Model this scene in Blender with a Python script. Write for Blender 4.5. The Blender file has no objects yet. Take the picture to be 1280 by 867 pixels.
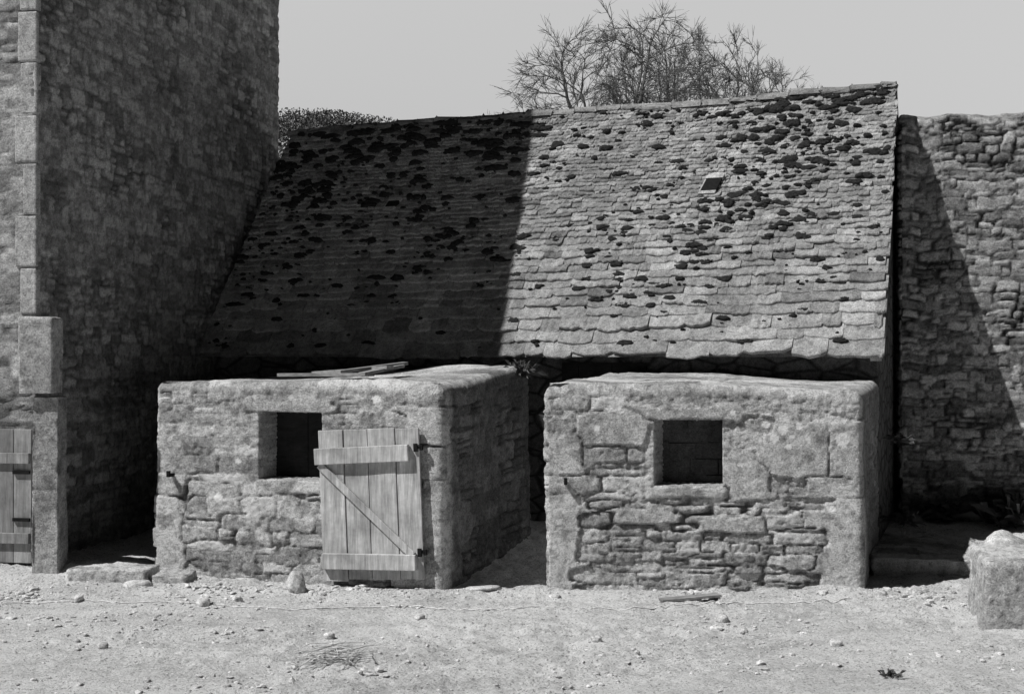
import bpy, math, random
import numpy as np
from mathutils import Vector, Matrix
rng=np.random.default_rng(7); random.seed(7)
C=bpy.context.scene.collection
WL={}
# ---------------------------------------------------------------- helpers
def make(name,V,F,mat=None,loc=None,parent=None,tone=None,smooth=True):
    V=np.asarray(V,dtype=float)
    if loc is None:
        mn=V.min(0);mx=V.max(0); loc=np.array([(mn[0]+mx[0])/2,(mn[1]+mx[1])/2,mn[2]])
    loc=np.asarray(loc,dtype=float)
    me=bpy.data.meshes.new(name)
    me.from_pydata((V-loc).tolist(),[],F if isinstance(F,list) else F.tolist())
    me.update()
    if smooth: me.polygons.foreach_set('use_smooth',[True]*len(me.polygons))
    if tone is not None:
        a=me.attributes.new('tone','FLOAT','POINT'); a.data.foreach_set('value',np.asarray(tone,dtype=np.float32))
    ob=bpy.data.objects.new(name,me); C.objects.link(ob)
    if mat: me.materials.append(mat)
    WL[ob.name]=loc
    if parent:
        ob.parent=parent; ob.location=(loc-WL[parent.name]).tolist()
    else: ob.location=loc.tolist()
    return ob
def empty(name,loc,label,cat,group=None):
    o=bpy.data.objects.new(name,None); C.objects.link(o); o.location=loc; WL[o.name]=np.array(loc,dtype=float)
    tag(o,label,cat,group); return o
def tag(o,label,cat,group=None):
    o["label"]=label;o["category"]=cat
    if group:o["group"]=group
def hsh(ix,iy,iz,seed):
    h=(ix.astype(np.int64)*374761393+iy.astype(np.int64)*668265263+iz.astype(np.int64)*1440662683+seed*974634777)&0xffffffff
    h=((h^(h>>13))*1274126177)&0xffffffff
    h=h^(h>>16)
    return (h&0xffffff)/float(0xffffff)
def noise3(P,fr,seed=0):
    Q=np.asarray(P)*fr; I=np.floor(Q); f=Q-I; f=f*f*(3-2*f); I=I.astype(np.int64); r=0
    for a in (0,1):
        for b in (0,1):
            for c in (0,1):
                w=(f[:,0] if a else 1-f[:,0])*(f[:,1] if b else 1-f[:,1])*(f[:,2] if c else 1-f[:,2])
                r=r+w*hsh(I[:,0]+a,I[:,1]+b,I[:,2]+c,seed)
    return r
def fbm(P,fr,o=4,seed=0):
    r=0;a=.5;t=0
    for i in range(o):
        r=r+a*noise3(P,fr,seed+i*17);t+=a;a*=.5;fr*=2.03
    return r/t
def sm(x,a=0.,b=1.):
    t=np.clip((x-a)/(b-a),0,1);return t*t*(3-2*t)
def gen_stones(U0,U1,V0,V1,h,w,R,big=(),toprow=None,irr=.16):
    S=[];v=V0;Vend=V1-(toprow[0] if toprow else 0)
    while v<Vend-h[0]*.3:
        hh=R.uniform(*h); u=U0-R.uniform(0,w[1])
        if v+hh>Vend: hh=max(Vend-v,h[0]*.6)
        while u<U1:
            ww=R.uniform(*w)*(0.5+1.0*R.random())
            cy=v+hh/2+R.uniform(-irr,irr)*hh
            if R.random()<.25 and hh>h[0]*1.1:
                k=R.uniform(.35,.65)
                S.append((u+ww/2,v+hh*k/2,ww/2,hh*k/2,R.random())); S.append((u+ww/2,v+hh*(1+k)/2,ww/2,hh*(1-k)/2,R.random()))
            else: S.append((u+ww/2,cy,ww/2,hh/2*R.uniform(.8,1.25+irr*.6),R.random()))
            u+=ww
        v+=hh
    if toprow:
        u=U0-.2
        while u<U1:
            ww=R.uniform(toprow[1],toprow[2]); S.append((u+ww/2,V1-toprow[0]/2,ww/2,toprow[0]/2,R.uniform(.4,.7)));u+=ww
    out=[s for s in S if not any(b[0]-s[2]*.5<s[0]<b[1]+s[2]*.5 and b[2]-s[3]*.5<s[1]<b[3]+s[3]*.5 for b in big)]
    for b in big: out.append(((b[0]+b[1])/2,(b[2]+b[3])/2,(b[1]-b[0])/2,(b[3]-b[2])/2,b[4]))
    return np.array(out)
def field(u,v,S,seed=0,warp=.03,wf=6.):
    P=np.stack([u,v,np.zeros_like(u)],1)
    uu=u+(fbm(P,wf,5,seed)-.5)*2*warp; vv=v+(fbm(P,wf,5,seed+5)-.5)*2*warp*.8
    E=np.zeros_like(u);T=np.zeros_like(u);ID=np.zeros(len(u),int);X=np.zeros_like(u);Y=np.zeros_like(u)
    order=np.argsort(vv); n=1500
    for k in range(0,len(u),n):
        ix=order[k:k+n]
        lo,hi=vv[ix].min(),vv[ix].max()
        m=(S[:,1]+S[:,3]*2.5>lo)&(S[:,1]-S[:,3]*2.5<hi)
        s=S[m]; ids=np.nonzero(m)[0]
        if len(s)<3: s=S;ids=np.arange(len(S))
        du=(uu[ix][:,None]-s[None,:,0])/s[None,:,2]; dv=(vv[ix][:,None]-s[None,:,1])/s[None,:,3]
        d=np.sqrt(np.sqrt(du**4+dv**4))*.5+np.maximum(np.abs(du),np.abs(dv))*.5
        a=np.argpartition(d,1,axis=1)[:,:2]; dd=np.take_along_axis(d,a,1); sw=dd[:,0]>dd[:,1]
        i0=np.where(sw,a[:,1],a[:,0]); f1=dd.min(1); f2=dd.max(1)
        E[ix]=(f2-f1)*np.minimum(s[i0,2],s[i0,3]); T[ix]=s[i0,4]; ID[ix]=ids[i0]
        r=np.arange(len(ix)); X[ix]=np.clip(du[r,i0],-1,1);Y[ix]=np.clip(dv[r,i0],-1,1)
    return E,T,ID,X,Y
def relief(u,v,S,seed,amp,gapw=.014,open_f=None,warp=.02,rough=1.,nbig=0,joint=.45,holes=1.):
    E,T,ID,X,Y=field(u,v,S,seed,warp)
    P=np.stack([u,v,np.zeros_like(u)],1)
    mort=sm(fbm(P,1.6,3,seed+31),.42,.62) if open_f is None else open_f(u,v)
    off=hsh(ID,ID*3+1,ID*7,seed)-.5; tx=hsh(ID,ID*5+2,ID*3,seed+1)-.5; ty=hsh(ID,ID*2+9,ID*11,seed+2)-.40
    bigm=(ID>=len(S)-nbig) if nbig else np.zeros(len(u),bool)
    st=sm(E,0,gapw); 
    depth=np.where(bigm,np.maximum(.25+.75*mort,.75),.15+.85*mort)
    h=amp*(st*depth*.75+np.where(bigm,.30+(off*.8+(tx*X+ty*Y)*.6)*.2,(off*.9+(tx*X+ty*Y)*.55)*depth))
    f1=fbm(P,7,5,seed+3)-.5; f2=fbm(P,32,3,seed+4)-.5; f3=fbm(P*np.array([1,2.2,1]),19,3,seed+6)-.5
    rg=rough*np.where(bigm,.5,1.)
    h=h+rg*(f1*.007-np.abs(f3)*.014+f2*.015)
    hole=np.clip(sm(fbm(P,3.,3,seed+61),.56,.66)*(1-sm(E,gapw*.4,gapw*(.8+holes)))*mort,0,1)
    tone=(.5+np.where(bigm,(T-.5)*.6,(T-.5)*.7*(.35+.65*depth)))*(1-(1-st)*(.10+joint*np.maximum(mort,bigm*.8)))*(1-.8*hole)
    h=h-hole*amp*1.3
    tone=tone*(1-.5*sm(-f1,.08,.25))*(1-.4*sm(-f3,.08,.22))
    return h-amp*.5,tone
def prism(name,pts,H,mat,parent=None,res=.02,rc=.05,rt=.08,Hf=None,holes=(),S=None,amp=.03,seed=1,
          zb=-.15,coarse=None,depthdir=(0.,1.),wob=.05,open_f=None,cap=10,warp=.02,gapw=.014,loc=None,rough=1.,nbig=0,retone=None,joint=.45):
    pts=[np.array(p,float) for p in pts]; n=len(pts)
    U=[];XY=[];N=[];ucor=0
    for i in range(n):
        a=pts[i];b=pts[(i+1)%n];c=pts[(i+2)%n]
        L=np.linalg.norm(b-a);t=(b-a)/L; nn=np.array([t[1],-t[0]])
        t2=(c-b)/np.linalg.norm(c-b);n2=np.array([t2[1],-t2[0]])
        r=res if not coarse or i not in coarse else coarse[i]
        us=set(np.round(np.linspace(rc,L-rc,max(2,int((L-2*rc)/r)+1)),5))
        for h in holes:
            if h[0]==i:
                us={x for x in us if min(abs(x-h[1]),abs(x-h[2]))>r*.4}; us|={round(h[1],5),round(h[2],5)}
        for x in sorted(us):
            U.append(ucor+x);XY.append(a+t*x);N.append(nn)
        a0=math.atan2(nn[1],nn[0]);a1=math.atan2(n2[1],n2[0])
        while a1<a0:a1+=2*math.pi
        rr=rc/max(math.tan((a1-a0)/2),.2)
        cen=b-t*rc-nn*rr
        for j in range(1,5):
            an=a0+(a1-a0)*j/5; dv=np.array([math.cos(an),math.sin(an)])
            XY.append(cen+dv*rr);N.append(dv);U.append(ucor+L-rc+2*rc*j/5)
        ucor+=L
    U=np.array(U);XY=np.array(XY);N=np.array(N);nc=len(U)
    vs=set(np.round(np.linspace(zb,H-rt,int((H-rt-zb)/res)+1),5))
    for h in holes:
        vs={x for x in vs if min(abs(x-h[3]),abs(x-h[4]))>res*.4};vs|={round(h[3],5),round(h[4],5)}
    vs=sorted(vs); rows=[]
    for v in vs: rows.append((v,0.,0.,0.))
    na=6
    for j in range(1,na+1):
        th=math.pi/2*j/na; rows.append((H-rt+rt*math.sin(th),rt*(1-math.cos(th)),math.sin(th),0.))
    for j in range(1,cap+1): rows.append((H,rt,1.,j/cap*.995))
    cen=np.mean(pts,axis=0)
    V=[];NN=[];UU=[];VV=[];W=[]
    for (v,ins,up,lc) in rows:
        xy=XY-N*ins; xy=xy+(cen-xy)*lc
        V.append(np.concatenate([xy,np.full((nc,1),v)],1))
        NN.append(np.concatenate([N*(1-up)**.5,np.full((nc,1),up)],1))
        UU.append(U);VV.append(np.full(nc,v+ins));W.append(np.full(nc,up))
    V=np.concatenate(V);NN=np.concatenate(NN);UU=np.concatenate(UU);VV=np.concatenate(VV);W=np.concatenate(W)
    NN/=np.linalg.norm(NN,axis=1)[:,None]
    if S is None: S=gen_stones(-.2,ucor+.2,zb,H,(.09,.2),(.18,.45),rng)
    h,tone=relief(UU,VV,S,seed,amp,gapw,open_f,warp,rough,nbig,joint)
    S2=gen_stones(V[:,0].min()-.1,V[:,0].max()+.1,V[:,1].min()-.1,V[:,1].max()+.1,(.25,.4),(.3,.6),rng)
    top=W>0.01
    if top.any():
        h2,t2=relief(V[top,0],V[top,1],S2,seed+9,amp*.7,.012,None,.03,rough)
        w=W[top]; h[top]=h[top]*(1-w)+h2*w; tone[top]=tone[top]*(1-w)+t2*w
    if retone: tone=retone(V,tone)
    if Hf is not None:
        V[:,2]=np.where(V[:,2]>0,V[:,2]*Hf(V[:,0],V[:,1])/H,V[:,2])
    wv=(fbm(V,1.1,3,seed+50)-.5)*2*wob
    V=V+NN*(h+wv*(1-.3*W))[:,None]
    nr=len(rows);F=[]
    idx=lambda j,i:j*nc+(i%nc)
    hl=[]
    cor=[0]
    for i in range(n): cor.append(cor[-1]+np.linalg.norm(pts[(i+1)%n]-pts[i]))
    for h_ in holes: hl.append((cor[h_[0]]+h_[1],cor[h_[0]]+h_[2],h_[3],h_[4],h_[5]))
    skip=set()
    for k,(u0,u1,v0,v1,dp) in enumerate(hl):
        for i in range(nc-1):
            um=(U[i]+U[i+1])/2
            if u0<um<u1:
                for j in range(len(vs)-1):
                    vm=(vs[j]+vs[j+1])/2
                    if v0<vm<v1: skip.add((j,i))
    for j in range(nr-1):
        for i in range(nc):
            if (j,i) in skip: continue
            F.append((idx(j,i),idx(j,i+1),idx(j+1,i+1),idx(j+1,i)))
    V=list(map(tuple,V));tone=list(tone)
    dd=np.array([depthdir[0],depthdir[1],0.]);dd/=np.linalg.norm(dd)
    for (u0,u1,v0,v1,dp) in hl:
        ii=[i for i in range(nc) if u0-1e-4<=U[i]<=u1+1e-4]; jj=[j for j in range(len(vs)) if v0-1e-4<=vs[j]<=v1+1e-4]
        loop=[(jj[0],i) for i in ii]+[(j,ii[-1]) for j in jj[1:]]+[(jj[-1],i) for i in ii[::-1][1:]]+[(j,ii[0]) for j in jj[::-1][1:-1]]
        prev=[idx(j,i) for j,i in loop]; base=[np.array(V[q]) for q in prev]
        for s in (.15,.4,.7,1.):
            cur=[]
            for q,b in zip(prev,base):
                p=b+dd*dp*s+rng.normal(0,.004,3); V.append(tuple(p));tone.append(.42+rng.uniform(-.06,.06));cur.append(len(V)-1)
            m=len(cur)
            for a in range(m): F.append((prev[a],prev[(a+1)%m],cur[(a+1)%m],cur[a]))
            prev=cur
    return make(name,V,F,mat,parent=parent,tone=tone,loc=loc)
def box(c0,c1):
    x0,y0,z0=c0;x1,y1,z1=c1
    V=[(x0,y0,z0),(x1,y0,z0),(x1,y1,z0),(x0,y1,z0),(x0,y0,z1),(x1,y0,z1),(x1,y1,z1),(x0,y1,z1)]
    F=[(0,3,2,1),(4,5,6,7),(0,1,5,4),(1,2,6,5),(2,3,7,6),(3,0,4,7)]
    return V,F
def merge(parts):
    V=[];F=[]
    for v,f in parts:
        o=len(V);V+=[tuple(map(float,p)) for p in v];F+=[tuple(i+o for i in q) for q in f]
    return V,F
def frame(V,o,ex,ey,ez):
    V=np.asarray(V,float); return np.asarray(o)+V[:,:1]*np.asarray(ex)+V[:,1:2]*np.asarray(ey)+V[:,2:3]*np.asarray(ez)
def bevel(o,w=.004,seg=2):
    m=o.modifiers.new('bevel','BEVEL');m.width=w;m.segments=seg;m.limit_method='ANGLE'
# ---------------------------------------------------------------- materials
def newmat(name,spec=.15):
    m=bpy.data.materials.new(name);m.use_nodes=True;nt=m.node_tree
    b=nt.nodes['Principled BSDF'];b.inputs['Roughness'].default_value=.95
    b.inputs['Specular IOR Level'].default_value=spec
    return m,nt,b
def nd(nt,t,**k):
    n=nt.nodes.new(t)
    for a,v in k.items(): setattr(n,a,v)
    return n
def mth(nt,op,a,b=None,c=None,clamp=False):
    n=nt.nodes.new('ShaderNodeMath');n.operation=op;n.use_clamp=clamp
    for i,x in enumerate((a,b,c)):
        if x is None: continue
        if isinstance(x,(int,float)): n.inputs[i].default_value=x
        else: nt.links.new(x,n.inputs[i])
    return n.outputs[0]
def mapped(nt,co,sc):
    mp=nt.nodes.new('ShaderNodeMapping');mp.inputs['Scale'].default_value=sc;nt.links.new(co,mp.inputs[0]);return mp.outputs[0]
def noi(nt,co,scale,detail=6,rough=.6,sc=None):
    n=nt.nodes.new('ShaderNodeTexNoise');n.inputs['Scale'].default_value=scale;n.inputs['Detail'].default_value=detail;n.inputs['Roughness'].default_value=rough
    if sc: co=mapped(nt,co,sc)
    nt.links.new(co,n.inputs['Vector']);return n.outputs['Fac']
def mrange(nt,x,a,b,c,d,smooth=False):
    n=nt.nodes.new('ShaderNodeMapRange');n.clamp=True
    if smooth:n.interpolation_type='SMOOTHSTEP'
    nt.links.new(x,n.inputs[0])
    for i,v in enumerate((a,b,c,d)): n.inputs[i+1].default_value=v
    return n.outputs[0]
def stone_mat(name,base,use_tone=True,bump=.4,bdist=.012,lich=0.,dark=.5,vor=False,big=1.3,tonegain=1.3,mott=.38):
    m,nt,b=newmat(name);tc=nd(nt,'ShaderNodeNewGeometry').outputs['Position']
    n1=noi(nt,tc,big,5,.6);n2=noi(nt,tc,9,7,.68);n3=noi(nt,tc,80,4,.8);n4=noi(nt,tc,26,5,.7)
    v=mth(nt,'MULTIPLY',mrange(nt,n1,.32,.68,1-dark,1+dark*.75),base)
    v=mth(nt,'MULTIPLY',v,mrange(nt,n2,.3,.7,1-mott,1+mott))
    v=mth(nt,'MULTIPLY',v,mrange(nt,n3,.32,.68,.5,1.5))
    v=mth(nt,'MULTIPLY',v,mrange(nt,n4,.3,.52,.62,1.12))
    if use_tone:
        a=nd(nt,'ShaderNodeAttribute',attribute_name='tone').outputs['Fac']
        v=mth(nt,'MULTIPLY',v,mth(nt,'ADD',mth(nt,'MULTIPLY',a,tonegain),1-tonegain/2))
    h=mth(nt,'ADD',mth(nt,'MULTIPLY',n2,.3),mth(nt,'ADD',mth(nt,'MULTIPLY',n3,.5),mth(nt,'MULTIPLY',n4,.6)))
    if vor:
        vo=nd(nt,'ShaderNodeTexVoronoi',feature='DISTANCE_TO_EDGE');nt.links.new(mapped(nt,tc,(3.5,3.5,7)),vo.inputs['Vector']);vo.inputs['Scale'].default_value=1
        e=mrange(nt,vo.outputs['Distance'],0,.12,0,1,True)
        h=mth(nt,'ADD',mth(nt,'MULTIPLY',h,.5),mth(nt,'MULTIPLY',e,1.6)); v=mth(nt,'MULTIPLY',v,mrange(nt,e,0,1,.35,1))
    if lich:
        l=noi(nt,tc,5.5,6,.72);v2=mrange(nt,l,.60,.64,0,lich,True)
        l2=mrange(nt,noi(nt,tc,23,4,.6),.63,.67,0,lich,True)
        lm=mth(nt,'MAXIMUM',v2,l2)
        v=mth(nt,'ADD',mth(nt,'MULTIPLY',v,mth(nt,'SUBTRACT',1,lm)),mth(nt,'MULTIPLY',lm,min(base*1.7,.62)))
    if use_tone:   # tone above 1 marks a crust of white lichen
        k_=mrange(nt,a,1.0,1.6,0,1)
        v=mth(nt,'ADD',mth(nt,'MULTIPLY',mth(nt,'MINIMUM',v,.7),mth(nt,'SUBTRACT',1,k_)),mth(nt,'MULTIPLY',k_,.85))
    v=mth(nt,'MAXIMUM',mth(nt,'MINIMUM',v,.85),.008)
    nt.links.new(v,b.inputs['Base Color'])
    bp=nd(nt,'ShaderNodeBump');bp.inputs['Strength'].default_value=bump;bp.inputs['Distance'].default_value=bdist*3
    nt.links.new(h,bp.inputs['Height']);nt.links.new(bp.outputs[0],b.inputs['Normal'])
    return m
def wood_mat(name,base,sc):
    m,nt,b=newmat(name);tc=nd(nt,'ShaderNodeTexCoord').outputs['Object']
    n1=noi(nt,tc,3,6,.65,sc);n2=noi(nt,tc,14,4,.6,sc);n3=noi(nt,tc,3.5,5,.7)
    v=mth(nt,'MULTIPLY',mrange(nt,n1,.3,.7,.62,1.28),base);v=mth(nt,'MULTIPLY',v,mrange(nt,n2,.3,.7,.78,1.18));v=mth(nt,'MULTIPLY',v,mrange(nt,n3,.3,.7,.6,1.3))
    a=nd(nt,'ShaderNodeAttribute',attribute_name='tone').outputs['Fac']
    v=mth(nt,'MULTIPLY',v,mth(nt,'ADD',a,.5))
    nt.links.new(v,b.inputs['Base Color']);b.inputs['Roughness'].default_value=.85
    bp=nd(nt,'ShaderNodeBump');bp.inputs['Strength'].default_value=.4;bp.inputs['Distance'].default_value=.006
    nt.links.new(n2,bp.inputs['Height']);nt.links.new(bp.outputs[0],b.inputs['Normal']);return m
def plain(name,val,bump=.3,scale=30,spec=.15):
    m,nt,b=newmat(name,spec);tc=nd(nt,'ShaderNodeTexCoord').outputs['Object'];n=noi(nt,tc,scale,5,.7)
    nt.links.new(mth(nt,'MULTIPLY',mrange(nt,n,.3,.7,.5,1.5),val),b.inputs['Base Color'])
    bp=nd(nt,'ShaderNodeBump');bp.inputs['Strength'].default_value=bump;bp.inputs['Distance'].default_value=.02
    nt.links.new(n,bp.inputs['Height']);nt.links.new(bp.outputs[0],b.inputs['Normal']);return m
M_pen=stone_mat('granite_rubble',.50,lich=.15,dark=.22,bump=.85,tonegain=1.6,mott=.3)
M_tower=stone_mat('house_rubble',.32,dark=.10,bump=.6,tonegain=1.5,mott=.18)
M_quoin=stone_mat('dressed_granite',.36,dark=.2,use_tone=False,bump=.5)
M_yard=stone_mat('yard_wall_rubble',.32,lich=.3,dark=.2,tonegain=1.8,bump=.8,mott=.3)
M_house=stone_mat('shed_rubble',.10,use_tone=False,vor=True,dark=.3)
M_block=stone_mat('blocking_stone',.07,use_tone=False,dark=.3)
M_roof=stone_mat('stone_slates',.33,lich=.15,dark=.25,bump=.95,tonegain=1.0,big=1.)
M_ridge=stone_mat('mortar_ridge',.22,use_tone=False,dark=.35,lich=.1)
M_moss=plain('moss',.036,1.,45,0.)
M_iron=plain('rusty_iron',.012,.2)
M_wood=wood_mat('grey_planks',.46,(9,9,.6))
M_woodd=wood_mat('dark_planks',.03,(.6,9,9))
M_board=wood_mat('weathered_board',.28,(.6,9,9))
M_twig=plain('dry_twigs',.5,.2)
M_bark=plain('bark',.10,.4)
M_leaf=plain('leaf',.10,.1,5)
M_rope=plain('rope_fibre',.6,.1)
M_loose=stone_mat('loose_stone',.50,use_tone=False,dark=.2)
def ground_mat():
    m,nt,b=newmat('dry_earth');tc=nd(nt,'ShaderNodeNewGeometry').outputs['Position']
    n1=noi(nt,tc,.9,6,.6);n2=noi(nt,tc,6,8,.75);n3=noi(nt,tc,45,6,.85);n4=noi(nt,tc,1.1,5,.6,(1.,2.5,1))
    v=mth(nt,'MULTIPLY',mrange(nt,n1,.3,.7,.84,1.12),.76);v=mth(nt,'MULTIPLY',v,mrange(nt,n2,.3,.7,.74,1.2));v=mth(nt,'MULTIPLY',v,mrange(nt,n3,.33,.67,.55,1.35))
    v=mth(nt,'MULTIPLY',v,mrange(nt,n4,.35,.6,.84,1.06))
    sp=mrange(nt,noi(nt,tc,70,3,.5),.58,.65,1,.45,True);v=mth(nt,'MULTIPLY',v,sp)
    v=mth(nt,'MINIMUM',v,.74)
    nt.links.new(v,b.inputs['Base Color'])
    h=mth(nt,'ADD',mth(nt,'MULTIPLY',n2,.7),mth(nt,'MULTIPLY',n3,.6))
    bp=nd(nt,'ShaderNodeBump');bp.inputs['Strength'].default_value=.85;bp.inputs['Distance'].default_value=.05
    nt.links.new(h,bp.inputs['Height']);nt.links.new(bp.outputs[0],b.inputs['Normal']);return m
M_ground=ground_mat()
# ---------------------------------------------------------------- key geometry
def zground(x,y):
    x=np.asarray(x,float);y=np.asarray(y,float)
    P=np.stack([x,y,np.zeros_like(x)],1)
    pt=.45+1.*sm(fbm(P,1.1,3,77),.4,.6)
    z=(fbm(P,.8,3,3)-.5)*.06+((fbm(P,6,4,9)-.5)*.045+(fbm(P,24,3,19)-.5)*.030)*pt
    z=z-.012*np.exp(-((y-7.55-.12*np.sin(x*.8))/.10)**2)-.010*np.exp(-((y-6.75-.1*np.sin(x*.7+1))/.10)**2)
    z=z+.16*sm(y,9.15,11.2)*sm(x,-1.,-.3)*(1-sm(x,1.6,2.2))
    z=z+.10*sm(y,9.2,9.6)*(1-sm(x,-3.0,-2.6))
    z=z+.12*sm(y,9.4,9.9)*sm(x,3.3,3.8)
    z=z+.03*np.exp(-((y-8.93)/.12)**2)*sm(x,-2.9,-2.7)*(1-sm(x,2.5,2.7))
    far=sm(np.hypot(x,y-9),14,40); return z*(1-far)-.02*far
gx=np.concatenate([[-400,-150,-60,-30,-18,-12,-8],np.arange(-5.4,5.41,.022),[8,12,18,30,60,150,400]])
gy=np.concatenate([[-300,-100,-40,-15,-5,0,3,4.8],np.arange(5.8,12.2,.025),[13.5,15,18,24,35,60,150,500]])
GX,GY=np.meshgrid(gx,gy);Z=zground(GX.ravel(),GY.ravel())
nx=len(gx);ny=len(gy)
j,i=np.meshgrid(np.arange(ny-1),np.arange(nx-1),indexing='ij');q=(j*nx+i).ravel()
g=make('ground',np.stack([GX.ravel(),GY.ravel(),Z],1),np.stack([q,q+1,q+nx+1,q+nx],1),M_ground,loc=(0,0,0))
g["kind"]="structure"
dvec=np.array([.386,1.]);dn=dvec/np.linalg.norm(dvec)
# ------------------------------------------------ left pen
A=np.array([-2.80,9.70]);B=np.array([-.51,9.06])
P1=empty('stone_pen',(-1.4,10.6,0),'low granite rubble pen with plank door leaning on its front','pen','low stone pens in front of the slate-roofed shed')
Lf=np.linalg.norm(B-A)
def Hf1(x,y):
    t=sm(y-9.2+.28*(x+.51),0.1,1.9); return 1.51+.12*t*sm(x,-1.8,-.2)
big=[(.0,.22,-.1,.62,.66),(.02,.34,.62,.78,.5),(2.15,2.72,-.1,.80,.68),(2.05,2.6,.80,1.05,.5),(2.1,2.5,1.05,1.3,.6),(.86,1.5,.66,.765,.8),(.78,1.52,1.277,1.38,.5)]
S1=gen_stones(-.2,11,-.15,1.62,(.06,.14),(.14,.40),rng,big,toprow=(.19,.4,.8),irr=.2)
# shade is painted into the pens' right-hand sides; the front carries white lichen crusts
def crusts(V,tone,spots):
    w=fbm(V,28,3,5)-.5
    for (x,z,r) in spots:
        d=np.hypot(V[:,0]-x,V[:,2]-z)+w*r*.9
        tone=np.where((d<r)&(V[:,1]<9.75),1.6,tone)
    return tone
def shade_crust1(V,tone):
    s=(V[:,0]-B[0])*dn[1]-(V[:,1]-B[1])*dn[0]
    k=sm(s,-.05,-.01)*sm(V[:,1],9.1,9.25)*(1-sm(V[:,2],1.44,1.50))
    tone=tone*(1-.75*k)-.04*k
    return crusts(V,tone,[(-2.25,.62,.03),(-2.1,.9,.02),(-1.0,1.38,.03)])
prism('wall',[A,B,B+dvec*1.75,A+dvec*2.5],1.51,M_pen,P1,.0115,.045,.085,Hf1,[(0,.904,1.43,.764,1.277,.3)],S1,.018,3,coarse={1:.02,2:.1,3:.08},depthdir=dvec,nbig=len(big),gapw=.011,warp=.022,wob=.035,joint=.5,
      open_f=lambda u,v: .15+.85*sm(fbm(np.stack([u,v,u*0],1),1.8,3,77)+.2*(v<.7),.47,.68),retone=shade_crust1)
def on_front(A,B,u,z,off=0.):
    t=(B-A)/np.linalg.norm(B-A); n=np.array([t[1],-t[0]]); p=A+t*u+n*off; return np.array([p[0],p[1],z])
def window(A,B,u0,u1,z0,z1,parent,blocked):
    t=(B-A)/np.linalg.norm(B-A)
    ex=np.array([t[0],t[1],0]);ey=np.array([dn[0],dn[1],0]);ez=np.array([0,0,1.])
    w=u1-u0;h=z1-z0;o=on_front(A,B,u0,z0)
    parts=[box((-.08,.275,-.08),(w+.1,.32,h+.08))]
    if blocked:
        z=-.03
        while z<h:
            hh=rng.uniform(.05,.12);x=-.07-rng.uniform(0,.15)
            while x<w+.05:
                ww=rng.uniform(.12,.4);dz=rng.uniform(-.008,.008);v_,f_=box((max(x,-.07)+.003,.25+rng.uniform(-.02,.018),z+.003+dz),(min(x+ww,w+.08),.278,z+hh+dz))
                v_=[(a_+rng.uniform(-.006,.006),b_,c_+rng.uniform(-.008,.008)) for a_,b_,c_ in v_];parts.append((v_,f_));x+=ww
            z+=hh
    else: parts+=[box((-.06,.262,-.02),(w*.5,.277,h+.04)),box((w*.505,.262,-.02),(w+.06,.279,h+.04))]
    V,F=merge(parts)
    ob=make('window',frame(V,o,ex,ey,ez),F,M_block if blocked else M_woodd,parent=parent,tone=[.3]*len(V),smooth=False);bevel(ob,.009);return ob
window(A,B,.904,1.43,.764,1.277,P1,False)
t=(B-A)/Lf;ex=np.array([t[0],t[1],0]);ey=-np.array([t[1],-t[0],0.]);ez=np.array([0,0,1.])
a=math.radians(2.4);exr=ex*math.cos(a)+ez*math.sin(a);ezr=-ex*math.sin(a)+ez*math.cos(a)
o=on_front(A,B,1.475,.025,.075)
parts=[];tn=[]
ws=[.20,.19,.22,.185];x=0
for k,w in enumerate(ws):
    V,F=box((x+.003,rng.uniform(0,.006),rng.uniform(0,.03)),(x+w-.003,.028,1.128+rng.uniform(-.008,.006)));V=[(a_+rng.uniform(-.002,.002),b_+(rng.uniform(-.004,.004) if b_<.01 else 0),c_) for a_,b_,c_ in V];parts.append((V,F));tn+=[rng.uniform(.25,.62)]*8;x+=w
V,F=merge(parts);DV=frame(V,o,exr,ey,ezr)
D=make('door',DV,F,M_wood,parent=P1,tone=tn,smooth=False);bevel(D,.003);D["label"]="weathered plank door with two ledges and a diagonal brace"
def stick(p0,p1,w,th,y0):
    p0=np.array(p0);p1=np.array(p1);dd=(p1-p0);L=np.linalg.norm(dd);dd=dd/L;nn=np.array([-dd[1],dd[0]])*w/2
    c=[p0-nn,p1-nn,p1+nn,p0+nn]
    V=[(q[0],y0,q[1]) for q in c]+[(q[0],y0-th,q[1]) for q in c]
    F=[(0,1,2,3),(7,6,5,4),(0,4,5,1),(1,5,6,2),(2,6,7,3),(3,7,4,0)];return V,F
for nm,args in (('ledge',((-.02,.93),(.72,.945),.12,.042,-.001)),('ledge',((.01,.16),(.745,.15),.115,.042,-.001)),('brace',((.01,.87),(.72,.20),.055,.025,-.001))):
    V,F=stick(*args);oo=make(nm,frame(V,o,exr,ey,ezr),F,M_wood,parent=D,tone=[.46]*8,smooth=False);bevel(oo,.004)
for z in (.98,.22):
    V,F=merge([box((.755,-.015,z-.03),(.785,-.001,z+.03)),box((.80,-.008,z-.02),(.82,.02,z+.02)),box((.785,-.008,z-.008),(.81,0,z+.008))])
    oo=make('hinge',frame(V,o,exr,ey,ezr),F,M_iron,parent=D,smooth=False)
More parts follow.
